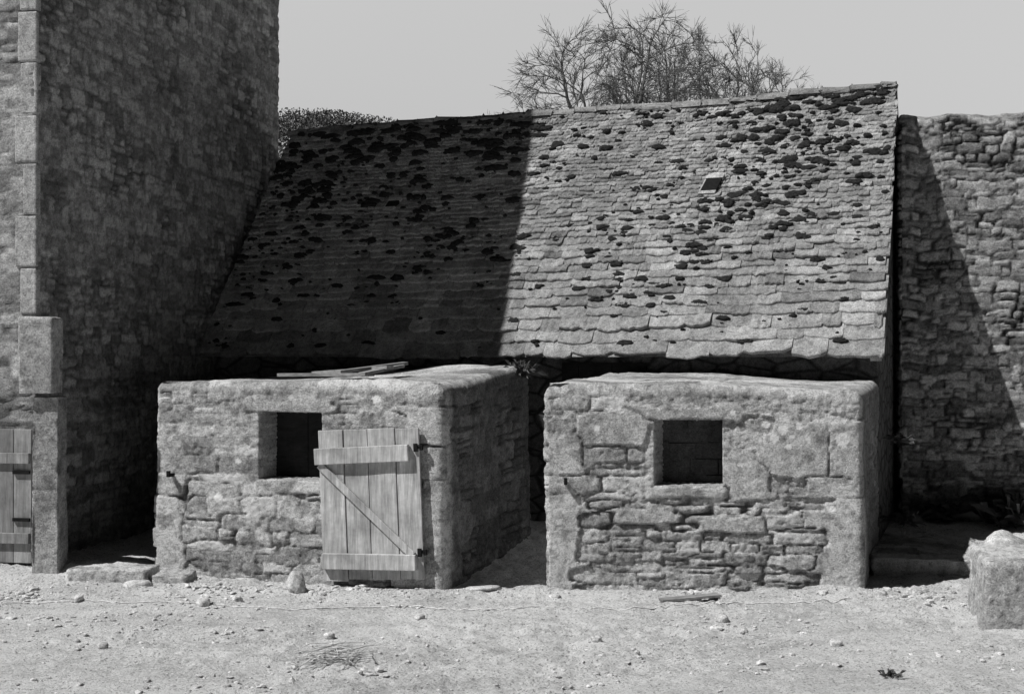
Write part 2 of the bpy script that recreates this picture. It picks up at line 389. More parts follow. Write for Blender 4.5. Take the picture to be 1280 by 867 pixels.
# ------------------------------------------------ right pen
A2=np.array([.234,9.10]);B2=np.array([2.524,8.95])
P2=empty('stone_pen',(1.7,9.9,0),'low granite rubble pen with small square window opening','pen','low stone pens in front of the slate-roofed shed')
big=[(-.25,.24,-.1,.70,.72),(-.2,.36,.70,.84,.5),(-.2,.26,.84,1.1,.6),(2.02,2.6,-.1,.70,.72),(1.9,2.5,.70,.86,.5),(1.64,2.05,.88,1.25,.58),(2.06,2.6,.86,1.28,.6),(.72,1.4,.67,.765,.85),(.68,1.4,1.246,1.35,.55),(.3,.76,1.05,1.3,.52),(1.3,1.62,.66,.9,.6),(1.1,1.55,.42,.53,.6),(.55,.95,.5,.6,.5)]
S2_=gen_stones(-.2,9,-.15,1.6,(.045,.115),(.13,.38),rng,big,toprow=(.19,.45,.9),irr=.22)
def op2(u,v):
    P=np.stack([u,v,u*0],1);return np.clip(.12+.95*(1-sm(v,.5,.85))*(.35+.65*sm(u,.8,1.2))*sm(u,.3,.6)*(1-sm(u,1.95,2.1))*sm(fbm(P,2,3,5),.28,.5)+.3*sm(fbm(P,1.8,3,8),.5,.7),0,1.)
def Hf2(x,y): return 1.50+.05*sm(y,9.2,10.5)-.045*sm(x,1.6,2.5)
def shade_crust2(V,tone):
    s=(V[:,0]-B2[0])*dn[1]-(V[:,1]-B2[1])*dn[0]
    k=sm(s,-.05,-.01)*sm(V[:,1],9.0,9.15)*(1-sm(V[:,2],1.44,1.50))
    tone=tone*(1-.65*k)  # right-hand side: shade put into the stone tone
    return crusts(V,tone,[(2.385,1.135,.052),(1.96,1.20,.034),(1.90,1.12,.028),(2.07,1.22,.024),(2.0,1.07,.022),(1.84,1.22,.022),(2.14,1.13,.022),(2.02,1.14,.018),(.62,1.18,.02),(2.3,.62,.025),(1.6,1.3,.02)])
prism('wall',[A2,B2,B2+dvec*1.42,A2+dvec*2.25],1.51,M_pen,P2,.0115,.04,.085,Hf2,[(0,.80,1.296,.764,1.246,.3)],S2_,.023,11,coarse={1:.02,2:.1,3:.08},depthdir=dvec,open_f=op2,nbig=len(big),gapw=.012,warp=.022,wob=.035,retone=shade_crust2,joint=.6)
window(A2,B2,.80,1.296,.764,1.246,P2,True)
for P_,AA,BB,u,z in ((P1,A,B,.17,.78),(P2,A2,B2,.16,.78)):
    V,F=merge([box((-.012,-.06,-.012),(.012,.03,.012)),box((-.012,-.07,-.012),(.012,-.048,.035))])
    tt=(BB-AA)/np.linalg.norm(BB-AA)
    make('hook',frame(V,on_front(AA,BB,u,z),(tt[0],tt[1],0),(-tt[1],tt[0],0),(0,0,1)),F,M_iron,parent=P_,smooth=False)
# ------------------------------------------------ shed with slate roof
ER=np.array([3.04,10.2]);e=np.array([-1,.386]);e=e/np.linalg.norm(e)
LEN=6.177*math.hypot(1,.386)+.05
EL=ER+e*LEN
run=1.7*np.linalg.norm(dvec);rise=2.57;SL=math.hypot(run,rise)
H0=empty('stone_shed',(0.5,12.6,0),'long rubble stone shed under a steep mossy stone-slate roof','shed')
w0=ER+dn*.27+e*.06;w1=EL+dn*.27;w2=w1+dn*(2*run-.5);w3=w0+dn*(2*run-.5)
zt=1.75
mid=lambda p,q:(p+q)/2
V=[(*w1,-.1),(*w0,-.1),(*w3,-.1),(*w2,-.1),(*w1,zt+.2),(*w0,zt+.2),(*w3,zt+.2),(*w2,zt+.2),(*mid(w1,w2),zt+rise-.18),(*mid(w0,w3),zt+rise-.18)]
F=[(0,1,5,4),(1,2,6,9,5),(2,3,7,6),(3,0,4,8,7),(4,5,9,8),(6,7,8,9)]
make('wall',V,F,M_house,parent=H0,smooth=False)
ub=(w1-w0)/np.linalg.norm(w1-w0)
V,F=merge([box((2.0+k*.16,-.035,0),(2.155+k*.16,-.004,1.52)) for k in range(5)])
make('door',frame(V,(w0[0],w0[1],.12),(ub[0],ub[1],0),(dn[0],dn[1],0),(0,0,1)),F,M_woodd,parent=H0,tone=[.3]*len(V),smooth=False)
rs=np.array([dn[0]*run,dn[1]*run,rise])/SL
re=np.array([-e[0],-e[1],0.])
rn=np.cross(re,rs)
RO=np.array([EL[0],EL[1],1.70])
def rp(u,s,h=0.): 
    u=np.asarray(u,float);s=np.asarray(s,float);h=np.asarray(h,float)
    return RO+u[...,None]*re+s[...,None]*rs+h[...,None]*rn
def sag(u,s):
    P=np.stack([u,s,u*0],1);return (fbm(P,.6,3,41)-.5)*.07+(fbm(P,2.5,2,43)-.5)*.02
V=[];F=[];T=[]
s=-.02;row=0;nrow=0
while s<SL-.03:
    k=s/SL; ex_=.045+.115*(1-k)**2.5; ex_*=rng.uniform(.88,1.12)
    u=-rng.uniform(0,.2); rowt=rng.uniform(-.08,.08); ph=rng.uniform(0,6)
    while u<LEN-.01:
        w=(.10+.22*(1-k)**2.4)*rng.uniform(.5,1.6)
        u1=min(u+w,LEN+rng.uniform(-.015,.02))
        if LEN-u1<.07: u1=LEN+rng.uniform(-.015,.02)
        uu0=max(u,0.)
        if u1-uu0>.03:
            kk=.5+.6*(1-k)
            lift=rng.uniform(.0,.011)*kk+.005; th=rng.uniform(.018,.036)*kk
            if rng.random()<.05: lift+=.010
            sk=rng.normal(0,.004); nseg=6;b0=len(V)
            L=ex_*1.9
            drop=rng.uniform(-.15,.15)*ex_+.005*math.sin(u*1.7+ph)
            us=np.linspace(uu0+.001,u1-.001,nseg+1)
            bow=1-np.linspace(-1,1,nseg+1)**4
            lo=s+drop+sk*np.linspace(-1,1,nseg+1)+rng.normal(0,.0055,nseg+1)+(1-bow)*rng.uniform(.05,.22)*ex_
            hi=np.full(nseg+1,s+L)
            tilt=rng.normal(0,.0025)*np.linspace(-1,1,nseg+1)+rng.normal(0,.003,nseg+1)-.004*(1-bow)
            sg=sag(us,lo);sg2=sag(us,hi)
            bot=rp(us,lo+.003,sg+lift+tilt); f1_=rp(us,lo,sg+lift+th*.55+tilt);top=rp(us,lo+.006,sg+lift+th*.9+tilt);top2=rp(us,lo+.018,sg+lift+th+tilt); up=rp(us,hi,sg2+.002+rng.uniform(-.002,.002)+tilt*.3)
            V+=[tuple(p) for p in np.concatenate([bot,f1_,top,top2,up])]
            m=nseg+1
            for r in range(4):
                for c in range(nseg):
                    F.append((b0+r*m+c,b0+r*m+c+1,b0+(r+1)*m+c+1,b0+(r+1)*m+c))
            F.append((b0,b0+m,b0+2*m,b0+3*m,b0+4*m));F.append((b0+m-1,b0+5*m-1,b0+4*m-1,b0+3*m-1,b0+2*m-1))
            T+=[min(max(rng.normal(.46+rowt,.19),.05),.95)]*(5*m)
        u+=w
    s+=ex_;nrow+=1
b0=len(V)
rb=np.array([dn[0]*run,dn[1]*run,-rise])/SL
top0=RO+rs*SL;
for p in (RO-rs*.0+rn*-.01,RO+re*LEN+rn*-.01,top0+re*LEN-rn*.005,top0-rn*.005,top0+rb*SL,top0+rb*SL+re*LEN): V.append(tuple(p));T.append(.5)
F+=[(b0,b0+1,b0+2,b0+3),(b0+3,b0+2,b0+5,b0+4)]
for q in (0,1):
    uu=LEN-.10 if q else 0.
    b0=len(V)
    for ss in (0,SL):
        for hh in (-.07,-.012):
            for du in (0,.09): V.append(tuple(rp(np.array(uu+du),np.array(float(ss)),np.array(hh))));T.append(.5)
    F+=[(b0,b0+1,b0+3,b0+2),(b0+4,b0+6,b0+7,b0+5),(b0,b0+4,b0+5,b0+1),(b0+2,b0+3,b0+7,b0+6),(b0+1,b0+5,b0+7,b0+3),(b0,b0+2,b0+6,b0+4)]
RF=make('roof',V,F,M_roof,parent=H0,tone=T,smooth=False);RF["label"]="steep stone-slate roof spotted with moss"
print('rows',nrow,'verts',len(V))
V=[];F=[];u=-.05
while u<LEN:
    w=rng.uniform(.22,.34);u1=min(u+w,LEN);b0=len(V);r=.052+rng.uniform(-.01,.008);hh=rng.uniform(-.014,.012)
    for q,uu in enumerate((u,u+.02,u1-.03,u1-.005)):
        rr=r*(1.12 if q in(0,1) else 1.)
        for c in range(9):
            an=math.pi*(c/8)
            p=RO+re*uu+rs*(SL-.01)+np.array([-dn[0]*math.cos(an)*rr*1.2,-dn[1]*math.cos(an)*rr*1.2,math.sin(an)*rr+hh-.02])
            p=p+rng.normal(0,.008,3); p[2]+=float(sag(np.array([uu]),np.array([SL]))[0])*.7;V.append(tuple(p))
    for q in range(3):
        for c in range(8): F.append((b0+q*9+c,b0+q*9+c+1,b0+(q+1)*9+c+1,b0+(q+1)*9+c))
    F.append(tuple(b0+c for c in range(9)));F.append(tuple(b0+27+c for c in range(8,-1,-1)))
    if rng.random()<.85:
        c0=RO+re*(u+.01)+rs*(SL-.01)+np.array([0,0,r+hh-.025]);b0=len(V)
        for a_ in range(6):
            V.append(tuple(c0+re*.03*math.cos(a_*1.047)+np.array([dn[0],dn[1],0])*.03*math.sin(a_*1.047)))
        V.append(tuple(c0+np.array([0,0,.04+rng.uniform(0,.015)])))
        for a_ in range(6):F.append((b0+a_,b0+(a_+1)%6,b0+6))
    u+=w
make('ridge',V,F,M_ridge,parent=RF)
VENTS=[(LEN*.738,SL*.60,.15,.17),(LEN*.235,SL*.60,.12,.10)]
V=[];F=[]
def moss(u,s,ru,rsz,hh):
    for (a_,b_,c_,d_) in VENTS:
        if a_-ru*1.3-.03<u<a_+c_+ru*1.3+.03 and b_-rsz*1.3-.04<s<b_+d_+rsz*1.3+.04: return
    b0=len(V);nr_,na_=4,16;ph=rng.uniform(0,6.28);am=rng.uniform(.04,.2,3)
    sg=float(sag(np.array([u]),np.array([s]))[0])+.026
    V.append(tuple(rp(np.array(u),np.array(s),np.array(sg+hh))))
    for r in range(1,nr_+1):
        q=r/nr_
        for a_ in range(na_):
            an=2*math.pi*a_/na_; m=1+am[0]*math.sin(an*2+ph)+am[1]*math.sin(an*3+ph*2)+am[2]*.6*math.sin(an*5+ph)+rng.normal(0,.09)
            V.append(tuple(rp(np.array(u+ru*q*m*math.cos(an)),np.array(s+rsz*q*m*math.sin(an)),np.array(sg+hh*(1-q*q)**.5*rng.uniform(.4,1.3)-(.03 if r==nr_ else 0)))))
    for a_ in range(na_): F.append((b0,b0+1+a_,b0+1+(a_+1)%na_))
    for r in range(1,nr_):
        for a_ in range(na_):
            i0=b0+1+(r-1)*na_;i1=i0+na_;F.append((i0+a_,i1+a_,i1+(a_+1)%na_,i0+(a_+1)%na_))
cnt=0
while cnt<1000:
    u=rng.uniform(.05,LEN-.05);s=rng.uniform(.08,SL-.03);k=s/SL
    uf=u/LEN
    de=.2+.26*k**2
    if uf<.5: de=.26+.34*float(sm(np.array(k),.1,.8))
    if uf>.78 : de+=.4*float(sm(np.array(k),.42,.7))
    de*=.3+1.4*float(sm(fbm(np.array([[u*1.,s*1.6,0]]),1.7,3,91),.38,.62)[0])
    if rng.random()>de: continue
    z=(.012+.045*rng.random()**2.3)
    if uf<.5: z*=1.1+.3*float(sm(np.array(k),.35,.8))
    if uf>.78 and k>.5: z*=1.2
    moss(u,s,z*rng.uniform(1.,1.8),z*rng.uniform(.55,.85),rng.uniform(.014,.026)*(z/.04)**.4);cnt+=1
for k in range(62): 
    f=rng.random();cu=.70+.175*f+rng.normal(0,.026); cs=.30+.34*f+rng.normal(0,.065)
    z=rng.uniform(.022,.06);moss(LEN*cu,SL*cs,z*rng.uniform(1.1,1.8),z*.75,.024)
for k in range(24): 
    moss(LEN*rng.uniform(.80,.985),SL*rng.uniform(.925,.985),rng.uniform(.05,.12),.032,.022)
for k in range(46): 
    moss(LEN*rng.uniform(.05,.46),SL*rng.uniform(.78,.985),rng.uniform(.06,.13),.04,.022)
mo=make('moss',V,F,M_moss,parent=RF);mo["kind"]="stuff"
def vent(u,s,w,l):
    """small roof light: dark slot with a lifted slate lip, set a little askew in the courses"""
    sg=float(sag(np.array([u+w/2]),np.array([s+l/2]))[0])+.022
    oo_=rp(np.array(u),np.array(s),np.array(sg));sk=re*.28+rs*1.0;sk=sk/np.linalg.norm(sk)
    parts=[box((-.01,-.03,0),(w,.008,.026)),box((-.012,0,0),(.0,l,.030)),box((-.01,l-.010,0),(w+.01,l+.03,.040))]
    V,F=merge(parts)
    ob=make('roof_window',frame(V,oo_,re,sk,rn),F,M_quoin,parent=RF,smooth=False)
    V,F=box((.001,.009,-.01),(w,l-.011,.030));make('pane',frame(V,oo_,re,sk,rn),F,M_iron,parent=ob,smooth=False)
for v_ in VENTS: vent(*v_)
# ------------------------------------------------ tall house
T0=np.array([-3.68,9.6]);T1=T0+np.array([.18,1.])*5.15; q=(T1-T0)/np.linalg.norm(T1-T0); nrm=np.array([-q[1],q[0]])
TH=empty('tall_house',(-6.5,12.5,0),'tall rubble stone house with dressed granite corner stones','house')
T2=T1+nrm*7;T3=T0+nrm*7
LS=np.linalg.norm(T1-T0)
prism('wall',[T3,T0,T1,T2],6.5,M_tower,TH,.021,.03,.03,None,(),
      gen_stones(5.0,13.5,-.2,6.6,(.045,.11),(.08,.24),rng,irr=.24),.013,21,coarse={0:.05,2:.5,3:.5},cap=1,wob=.03,zb=-.1,gapw=.018,warp=.026,rough=.8,joint=.6,
      open_f=lambda u,v:.45+.55*sm(fbm(np.stack([u,v,u*0],1),1.5,3,7),.4,.6))
mT=(T0+T1)/2;mT2=(T2+T3)/2;zr=6.5+1.43*(LS/2)
V=[(*T0,6.47),(*T1,6.47),(*mT,zr),(*T3,6.47),(*T2,6.47),(*mT2,zr)]
make('roof',V,[(0,1,2),(3,5,4),(0,2,5,3),(1,4,5,2),(0,3,4,1)],M_house,parent=TH,smooth=False)
z=2.02;k=0;parts=[]
tf=(T0-T3)/np.linalg.norm(T0-T3)
while z<6.2:
    h=rng.uniform(.33,.48);w=(.17 if k%2 else .12)+rng.uniform(-.02,.02);dd=(.03 if k%2 else .06)
    V,F=box((-w,-.012,z+.006),(.002+rng.uniform(0,.010),dd,z+h-.006)); parts.append((V,F));z+=h;k+=1
V,F=merge(parts)
qo=make('quoin',frame(V,(T0[0],T0[1],0),(tf[0],tf[1],0),(q[0],q[1],0),(0,0,1)),F,M_quoin,parent=TH,smooth=False);bevel(qo,.012,2)
V,F=merge([box((-1.02+i_*.15,-.10,.12),(-.875+i_*.15,-.065,1.14)) for i_ in range(7)]+[box((-1.0,-.13,.27),(.02,-.101,.35)),box((-1.0,-.13,.88),(.02,-.101,.96))])
dr=make('door',frame(V,(T0[0],T0[1],0),(tf[0],tf[1],0),(q[0],q[1],0),(0,0,1)),F,M_wood,parent=TH,tone=list(np.repeat(rng.uniform(.0,.25,len(V)//8),8)),smooth=False);bevel(dr,.003)
for zz in (.44,.80):
    V,F=box((-.12,-.12,zz),(.02,-.101,zz+.025));make('hinge',frame(V,(T0[0],T0[1],0),(tf[0],tf[1],0),(q[0],q[1],0),(0,0,1)),F,M_iron,parent=dr,smooth=False)
gp=empty('gate_pillar',(-3.56,9.48,0),'squared granite gate pillar with wider block on top','pillar')
prism('shaft',[(-3.64,9.41),(-3.43,9.40),(-3.425,9.59),(-3.64,9.59)],1.40,M_pen,gp,.02,.015,.02,None,(),np.array([(0.3,.3,.9,.5,.15),(.3,1.1,.9,.5,.2)]),.01,71,zb=-.05,wob=.015,cap=3,rough=.6)
prism('block',[(-3.73,9.37),(-3.46,9.36),(-3.455,9.575),(-3.73,9.58)],2.0,M_pen,gp,.02,.02,.03,None,(),np.array([(0.3,1.7,.9,.5,.32),(.3,1.2,.9,.2,.32)]),.012,72,zb=1.42,wob=.015,cap=3,rough=.6)
# ------------------------------------------------ yard wall
yw=[(3.74,12.0),(7.4,11.0),(7.6,11.6),(3.87,12.6)]
def Hy(x,y): return 4.02+.02*(x-3.8)+(fbm(np.stack([x,x*0,x*0],1),4,2,6)-.5)*.10
yo=prism('stone_wall',yw,4.02,M_yard,None,.016,.03,.05,Hy,(),gen_stones(-.2,9,-.2,4.2,(.03,.11),(.06,.24),rng,irr=.3),.021,33,coarse={1:.1,2:.1,3:.1},wob=.015,rough=.9,gapw=.014,warp=.03,joint=.65,
      open_f=lambda u,v:u*0+.9)
tag(yo,'high dry rubble yard wall joining the shed gable','wall')
def rock(name,c,r,mat=M_loose,seed=0,sub=3,amp=.18,taper=0.):
    import bmesh
    bm=bmesh.new();bmesh.ops.create_icosphere(bm,subdivisions=sub,radius=1.)
    V=np.array([v.co[:] for v in bm.verts]);F=[[v.index for v in f.verts] for f in bm.faces];bm.free()
    L=(np.abs(V)**3.2).sum(1)**(1/3.2);V=V/L[:,None]
    V=V*(1+(fbm(V+seed*3.1,1.3,4,seed)-.5)*2*amp)[:,None]
    V[:,:2]*=(1-taper*(V[:,2:3]*.5+.5))
    V=V*np.array(r)
    a_=seed*1.7
    ca,sa=math.cos(a_),math.sin(a_)
    V=np.stack([V[:,0]*ca-V[:,1]*sa,V[:,0]*sa+V[:,1]*ca,V[:,2]],1)
    return make(name,V+np.array(c),F,mat)
ps=prism('stone_step',[(2.78,9.62),(3.72,9.55),(3.74,11.9),(3.25,11.9)],.14,M_pen,None,.03,.03,.03,None,(),None,.02,44,zb=-.1,wob=.02)
tag(ps,'low rough stone step beside the shed gable','step')
sb=prism('stone_trough',[(2.92,7.70),(4.0,7.6),(4.2,8.4),(3.09,8.45)],.44,M_pen,None,.013,.04,.05,None,(),np.array([(.5,.2,.9,.5,.3),(2.2,.2,.9,.5,.35),(4.,.2,.9,.5,.3)]),.02,55,zb=-.1,wob=.025,rough=1.1)
tag(sb,'low rounded granite trough standing on dry earth','trough')
for i_,(x0,y0,x1,y1,zz) in enumerate(((-3.34,9.32,-2.72,9.56,.11),(-2.70,9.28,-2.42,9.5,.075))):
    o_=prism('stone_slab',[(x0,y0),(x1,y0-.06),(x1+.02,y1),(x0+.02,y1)],zz,M_pen,None,.015,.03,.02,None,(),gen_stones(-.3,3,-.1,.3,(.5,.6),(.8,1.4),rng),.01,60+i_,zb=-.08,wob=.012)
    tag(o_,'flat granite slab set in earth beside the pen','slab','flat slabs by the stone pen')
# ------------------------------------------------ loose things
def zg(x,y): return float(zground(np.array([x]),np.array([y]))[0])
st=[(-1.55,8.93,.095,.07,.085),(-2.72,9.02,.10,.06,.035),(1.36,8.05,.05,.035,.03),(-.6,8.1,.03,.03,.02),(-2.1,8.45,.05,.04,.03),(-1.9,8.6,.035,.03,.025),
    (.3,8.75,.04,.03,.02),(2.2,8.8,.03,.03,.02),(2.6,8.78,.045,.04,.03),(-3.0,8.6,.05,.035,.025),
    (-1.1,7.5,.03,.025,.02),(.5,7.4,.03,.03,.02),(1.9,7.3,.035,.03,.02),(-2.4,7.3,.03,.03,.02),(-.2,8.95,.12,.06,.015),(3.46,8.72,.12,.17,.30)]
for i_,(x,y,a1,a2,a3) in enumerate(st):
    o_=rock('stone',(x,y,zg(x,y)+a3*.55),(a1,a2,a3),seed=i_+1,sub=3,amp=.4 if i_<15 else .2,taper=.35 if i_==0 else 0)
    tag(o_,'rounded grey stone resting against the plank door' if i_==0 else ('upright rounded stone standing behind the trough' if i_==15 else 'loose grey stone lying on the dry earth'),'stone','loose stones on the yard ground')
import bmesh
bm=bmesh.new();bmesh.ops.create_icosphere(bm,subdivisions=1,radius=1.);IV=np.array([v.co[:] for v in bm.verts]);IF=np.array([[v.index for v in f.verts] for f in bm.faces]);bm.free()
N=18000
X=rng.uniform(-4.4,4.4,N);Y=6.0+rng.random(N)**.8*3.5
near=rng.random(N)<.25; Y[near]=rng.normal(8.85,.17,near.sum()) 
cl=fbm(np.stack([X,Y,X*0],1),1.4,3,13)
Zz=zground(X,Y);R=(.0022+.013*rng.random(N)**7)*(.55+1.1*sm(cl,.4,.62));R[near]*=1.6
Q_=rng.uniform(.65,1.35,(N,len(IV),1))*IV[None]*(R[:,None,None]*np.stack([rng.uniform(.8,1.6,N),rng.uniform(.7,1.2,N),rng.uniform(.35,.7,N)],1)[:,None,:])
an=rng.uniform(0,6.28,N)[:,None];ca,sa=np.cos(an),np.sin(an)
Q_=np.stack([Q_[...,0]*ca-Q_[...,1]*sa,Q_[...,0]*sa+Q_[...,1]*ca,Q_[...,2]],2)+np.stack([X,Y,Zz+R*.2],1)[:,None,:]
FF=(IF[None]+(np.arange(N)*len(IV))[:,None,None]).reshape(-1,3)
gr=make('gravel',Q_.reshape(-1,3),FF,M_loose,loc=(0,8,0),smooth=False);gr["kind"]="stuff";tag(gr,'scattered pebbles and grit on the dry earth','gravel')
def board(p0,p1,w,th,label,mat=M_board,group=None,roll=0.):
    p0=np.array(p0,float);p1=np.array(p1,float);L=np.linalg.norm(p1-p0);ex_=(p1-p0)/L;up=np.array([0,math.sin(roll),math.cos(roll)]);ey_=np.cross(up,ex_);ey_/=np.linalg.norm(ey_);ez_=np.cross(ex_,ey_)
    n=10;V=[];F=[]
    for k in range(n+1):
        x=L*k/n;ww=w*(1+rng.uniform(-.05,.05));
        for (a_,b_) in ((-1,0),(1,0),(1,1),(-1,1)): V.append((x+rng.uniform(-.004,.004)*(k in(0,n)),a_*ww/2,b_*th))
    for k in range(n):
        for c in range(4): F.append((k*4+c,k*4+4+c,k*4+4+(c+1)%4,k*4+(c+1)%4))
    F+=[(0,1,2,3),(n*4+3,n*4+2,n*4+1,n*4)]
    o_=make('wooden_board',frame(V,p0,ex_,ey_,ez_),F,mat,tone=[.5]*len(V),smooth=False);bevel(o_,.002);tag(o_,label,'board',group);return o_
gb='old boards lying on the pen top'
board((-1.83,9.78,1.54),(-1.08,9.58,1.545),.11,.025,'weathered board lying flat on the stone pen',M_board,gb)
board((-1.6,10.1,1.55),(-.95,9.70,1.60),.09,.025,'weathered board lying across another on the stone pen',M_board,gb)
board((-1.35,9.65,1.565),(-.85,9.95,1.63),.10,.025,'short weathered board propped on the stone pen',M_board,gb)
board((-1.15,9.5,1.55),(-.88,9.9,1.61),.07,.025,'narrow weathered board propped on the stone pen',M_board,gb)
board((1.03,8.62,zg(1.03,8.62)+.015),(1.45,8.72,zg(1.45,8.72)+.03),.09,.018,'short pale board lying on dry earth',M_board,None)
n=220;V=[];F=[]
for k in range(n):
    f=k/(n-1);x=-3.5+f*5.85;y=8.58-.25*math.sin(f*2.6)*.6+.05*math.sin(f*17)+.03*math.sin(f*31)
    if f>.85: y+=(f-.85)*1.0
    z=zg(x,y)+.005
    for c in range(5):
        an=2*math.pi*c/5;V.append((x,y+.0045*math.cos(an),z+.0045*math.sin(an)))
for k in range(n-1):
    for c in range(5):F.append((k*5+c,k*5+(c+1)%5,k*5+5+(c+1)%5,k*5+5+c))
o_=make('rope',V,F,M_rope);tag(o_,'thin pale rope lying across the dry earth','rope')
# ------------------------------------------------ plants
def tube(P,R,n=5):
    P=np.asarray(P);V=[];F=[]
    for k in range(len(P)):
        d=P[min(k+1,len(P)-1)]-P[max(k-1,0)];d=d/(np.linalg.norm(d)+1e-9)
        a_=np.cross(d,[0.3,.9,.31]);a_/=np.linalg.norm(a_);b_=np.cross(d,a_)
        for c in range(n):
            an=2*math.pi*c/n;V.append(P[k]+(a_*math.cos(an)+b_*math.sin(an))*R[k])
    for k in range(len(P)-1):
        for c in range(n):F.append((k*n+c,k*n+(c+1)%n,k*n+n+(c+1)%n,k*n+n+c))
    return V,F
def fasttubes(T,n):
    P=np.array([t[0] for t in T]);R=np.array([t[1] for t in T]);B_,K,_=P.shape
    d=np.empty_like(P);d[:,1:-1]=P[:,2:]-P[:,:-2];d[:,0]=P[:,1]-P[:,0];d[:,-1]=P[:,-1]-P[:,-2]
    d/=np.linalg.norm(d,axis=2)[...,None]+1e-9
    a_=np.cross(d,np.array([.3,.9,.31]));a_/=np.linalg.norm(a_,axis=2)[...,None];b_=np.cross(d,a_)
    an=2*np.pi*np.arange(n)/n
    V=P[:,:,None,:]+(a_[:,:,None,:]*np.cos(an)[None,None,:,None]+b_[:,:,None,:]*np.sin(an)[None,None,:,None])*R[:,:,None,None]
    k,c=np.meshgrid(np.arange(K-1),np.arange(n),indexing='ij');k=k.ravel();c=c.ravel();c2=(c+1)%n
    f=np.stack([k*n+c,k*n+c2,(k+1)*n+c2,(k+1)*n+c],1)
    F=(f[None]+(np.arange(B_)*K*n)[:,None,None]).reshape(-1,4)
    return V.reshape(-1,3),F
def tree(loc,h,width,seed,label,base,r0=.2,rmin=.0065,nt=900,lean=0.,limbs=5):
    """forking limbs first, then space colonisation towards points filling a rounded crown, then short twigs"""
    R=np.random.default_rng(seed);root=empty('bare_tree',loc,label,'tree','leafless trees beyond the shed')
    loc=np.array(loc,float)
    n=nt*3;Q=R.normal(0,1,(n,3));Q/=np.linalg.norm(Q,axis=1)[:,None];Q*=(R.random(n)**.42)[:,None]
    lump=.82+.3*fbm(Q+seed,2.2,2,seed);Q*=lump[:,None]
    zc=base+(h-base)*.45; att=Q*np.array([width,width*.8,(h-base)*.57])+np.array([lean,0,zc]);att=att[(att[:,2]>base+.4)]
    nodes=[np.array([0.,0,0])];par=[-1];dirs=[np.array([0,0,1.])];lim=[1.]
    z=0
    while z<base: 
        z+=.35;nodes.append(nodes[-1]+np.array([R.normal(0,.03),R.normal(0,.03),.35]));par.append(len(nodes)-2);dirs.append(np.array([0,0,1.]));lim.append(1.)
    trunk_top=len(nodes)-1
    for l_ in range(limbs):      # long limbs fanning upward
        az=2*math.pi*(l_+R.uniform(-.25,.25))/limbs;rr_=R.uniform(.25,.85)
        tp=np.array([math.cos(az)*width*rr_+lean,math.sin(az)*width*rr_*.8,base+(h-base)*math.sqrt(max(1-rr_**2,.12))*.97])
        b_=max(trunk_top-int(R.integers(0,4)),1);p0_=nodes[b_].copy();pi_=b_;c_=np.array([math.cos(az)*width*.55*rr_,math.sin(az)*width*.45*rr_,base+(h-base)*.4])
        K_=int(np.linalg.norm(tp-p0_)/.26)
        for k in range(1,K_):
            f=k/K_;q_=p0_*(1-f)**2+2*c_*f*(1-f)+tp*f*f+R.normal(0,.03,3)
            d_=q_-nodes[pi_];d_/=np.linalg.norm(d_)+1e-9;nodes.append(q_);par.append(pi_);dirs.append(d_);pi_=len(nodes)-1;lim.append(1-f)
    step=.24;kill=.30;infl=1.8
    nodes=np.array(nodes);par=list(par);dirs=np.array(dirs)
    D=np.linalg.norm(att[:,None]-nodes[None],axis=2);near_=D.argmin(1);nd_=D.min(1)
    keep=nd_>kill;att=att[keep];nd_=nd_[keep];near_=near_[keep]
    for it in range(45):
        if len(att)==0:break
        act=nd_<infl
        if not act.any():break
        v=att[act]-nodes[near_[act]];v/=np.linalg.norm(v,axis=1)[:,None]+1e-9
        S_=np.zeros_like(nodes);np.add.at(S_,near_[act],v)
        gi=np.nonzero(np.linalg.norm(S_,axis=1)>.3)[0]
        g_=S_[gi];g_/=np.linalg.norm(g_,axis=1)[:,None]+1e-9
        g_=g_+dirs[gi]*.85+np.array([0,0,.15])+R.normal(0,.08,g_.shape);g_/=np.linalg.norm(g_,axis=1)[:,None]
        nn=nodes[gi]+g_*step
        dmin=np.linalg.norm(nn[:,None]-nodes[None],axis=2).min(1);ok=dmin>step*.55
        nn=nn[ok];gi=gi[ok];g_=g_[ok]
        if len(nn)==0:break
        n0=len(nodes)
        nodes=np.concatenate([nodes,nn]);dirs=np.concatenate([dirs,g_]);par+=list(gi)
        D=np.linalg.norm(att[:,None]-nn[None],axis=2);m=D.min(1);am=D.argmin(1)
        up=m<nd_;nd_=np.where(up,m,nd_);near_=np.where(up,am+n0,near_)
        keep=nd_>kill;att=att[keep];nd_=nd_[keep];near_=near_[keep]
    par=np.array(par);N_=len(nodes)
    ch=np.zeros(N_,int)
    for p in par[1:]: ch[p]+=1
    w=np.zeros(N_)
    for i_ in range(N_-1,-1,-1):
        if w[i_]==0: w[i_]=1
        if par[i_]>=0: w[par[i_]]+=w[i_]
    rad=rmin*1.2*(w**.56)
    lim=np.array(lim);rad[:len(lim)]=np.maximum(rad[:len(lim)],.012+.11*lim**1.1*(h/9.8))
    rad=np.clip(rad,rmin,r0)
    trT=[];crT=[]
    for i_ in range(1,N_):
        p=par[i_];m=(nodes[i_]+nodes[p])/2+R.normal(0,.008,3)
        t_=(np.array([nodes[p],m,nodes[i_]])+loc,[rad[p] if rad[p]<rad[i_]*1.5 else rad[i_]*1.2,rad[i_]*1.05,rad[i_]])
        (trT if rad[i_]>.04 else crT).append(t_)
    ends=np.nonzero(rad<.03)[0]
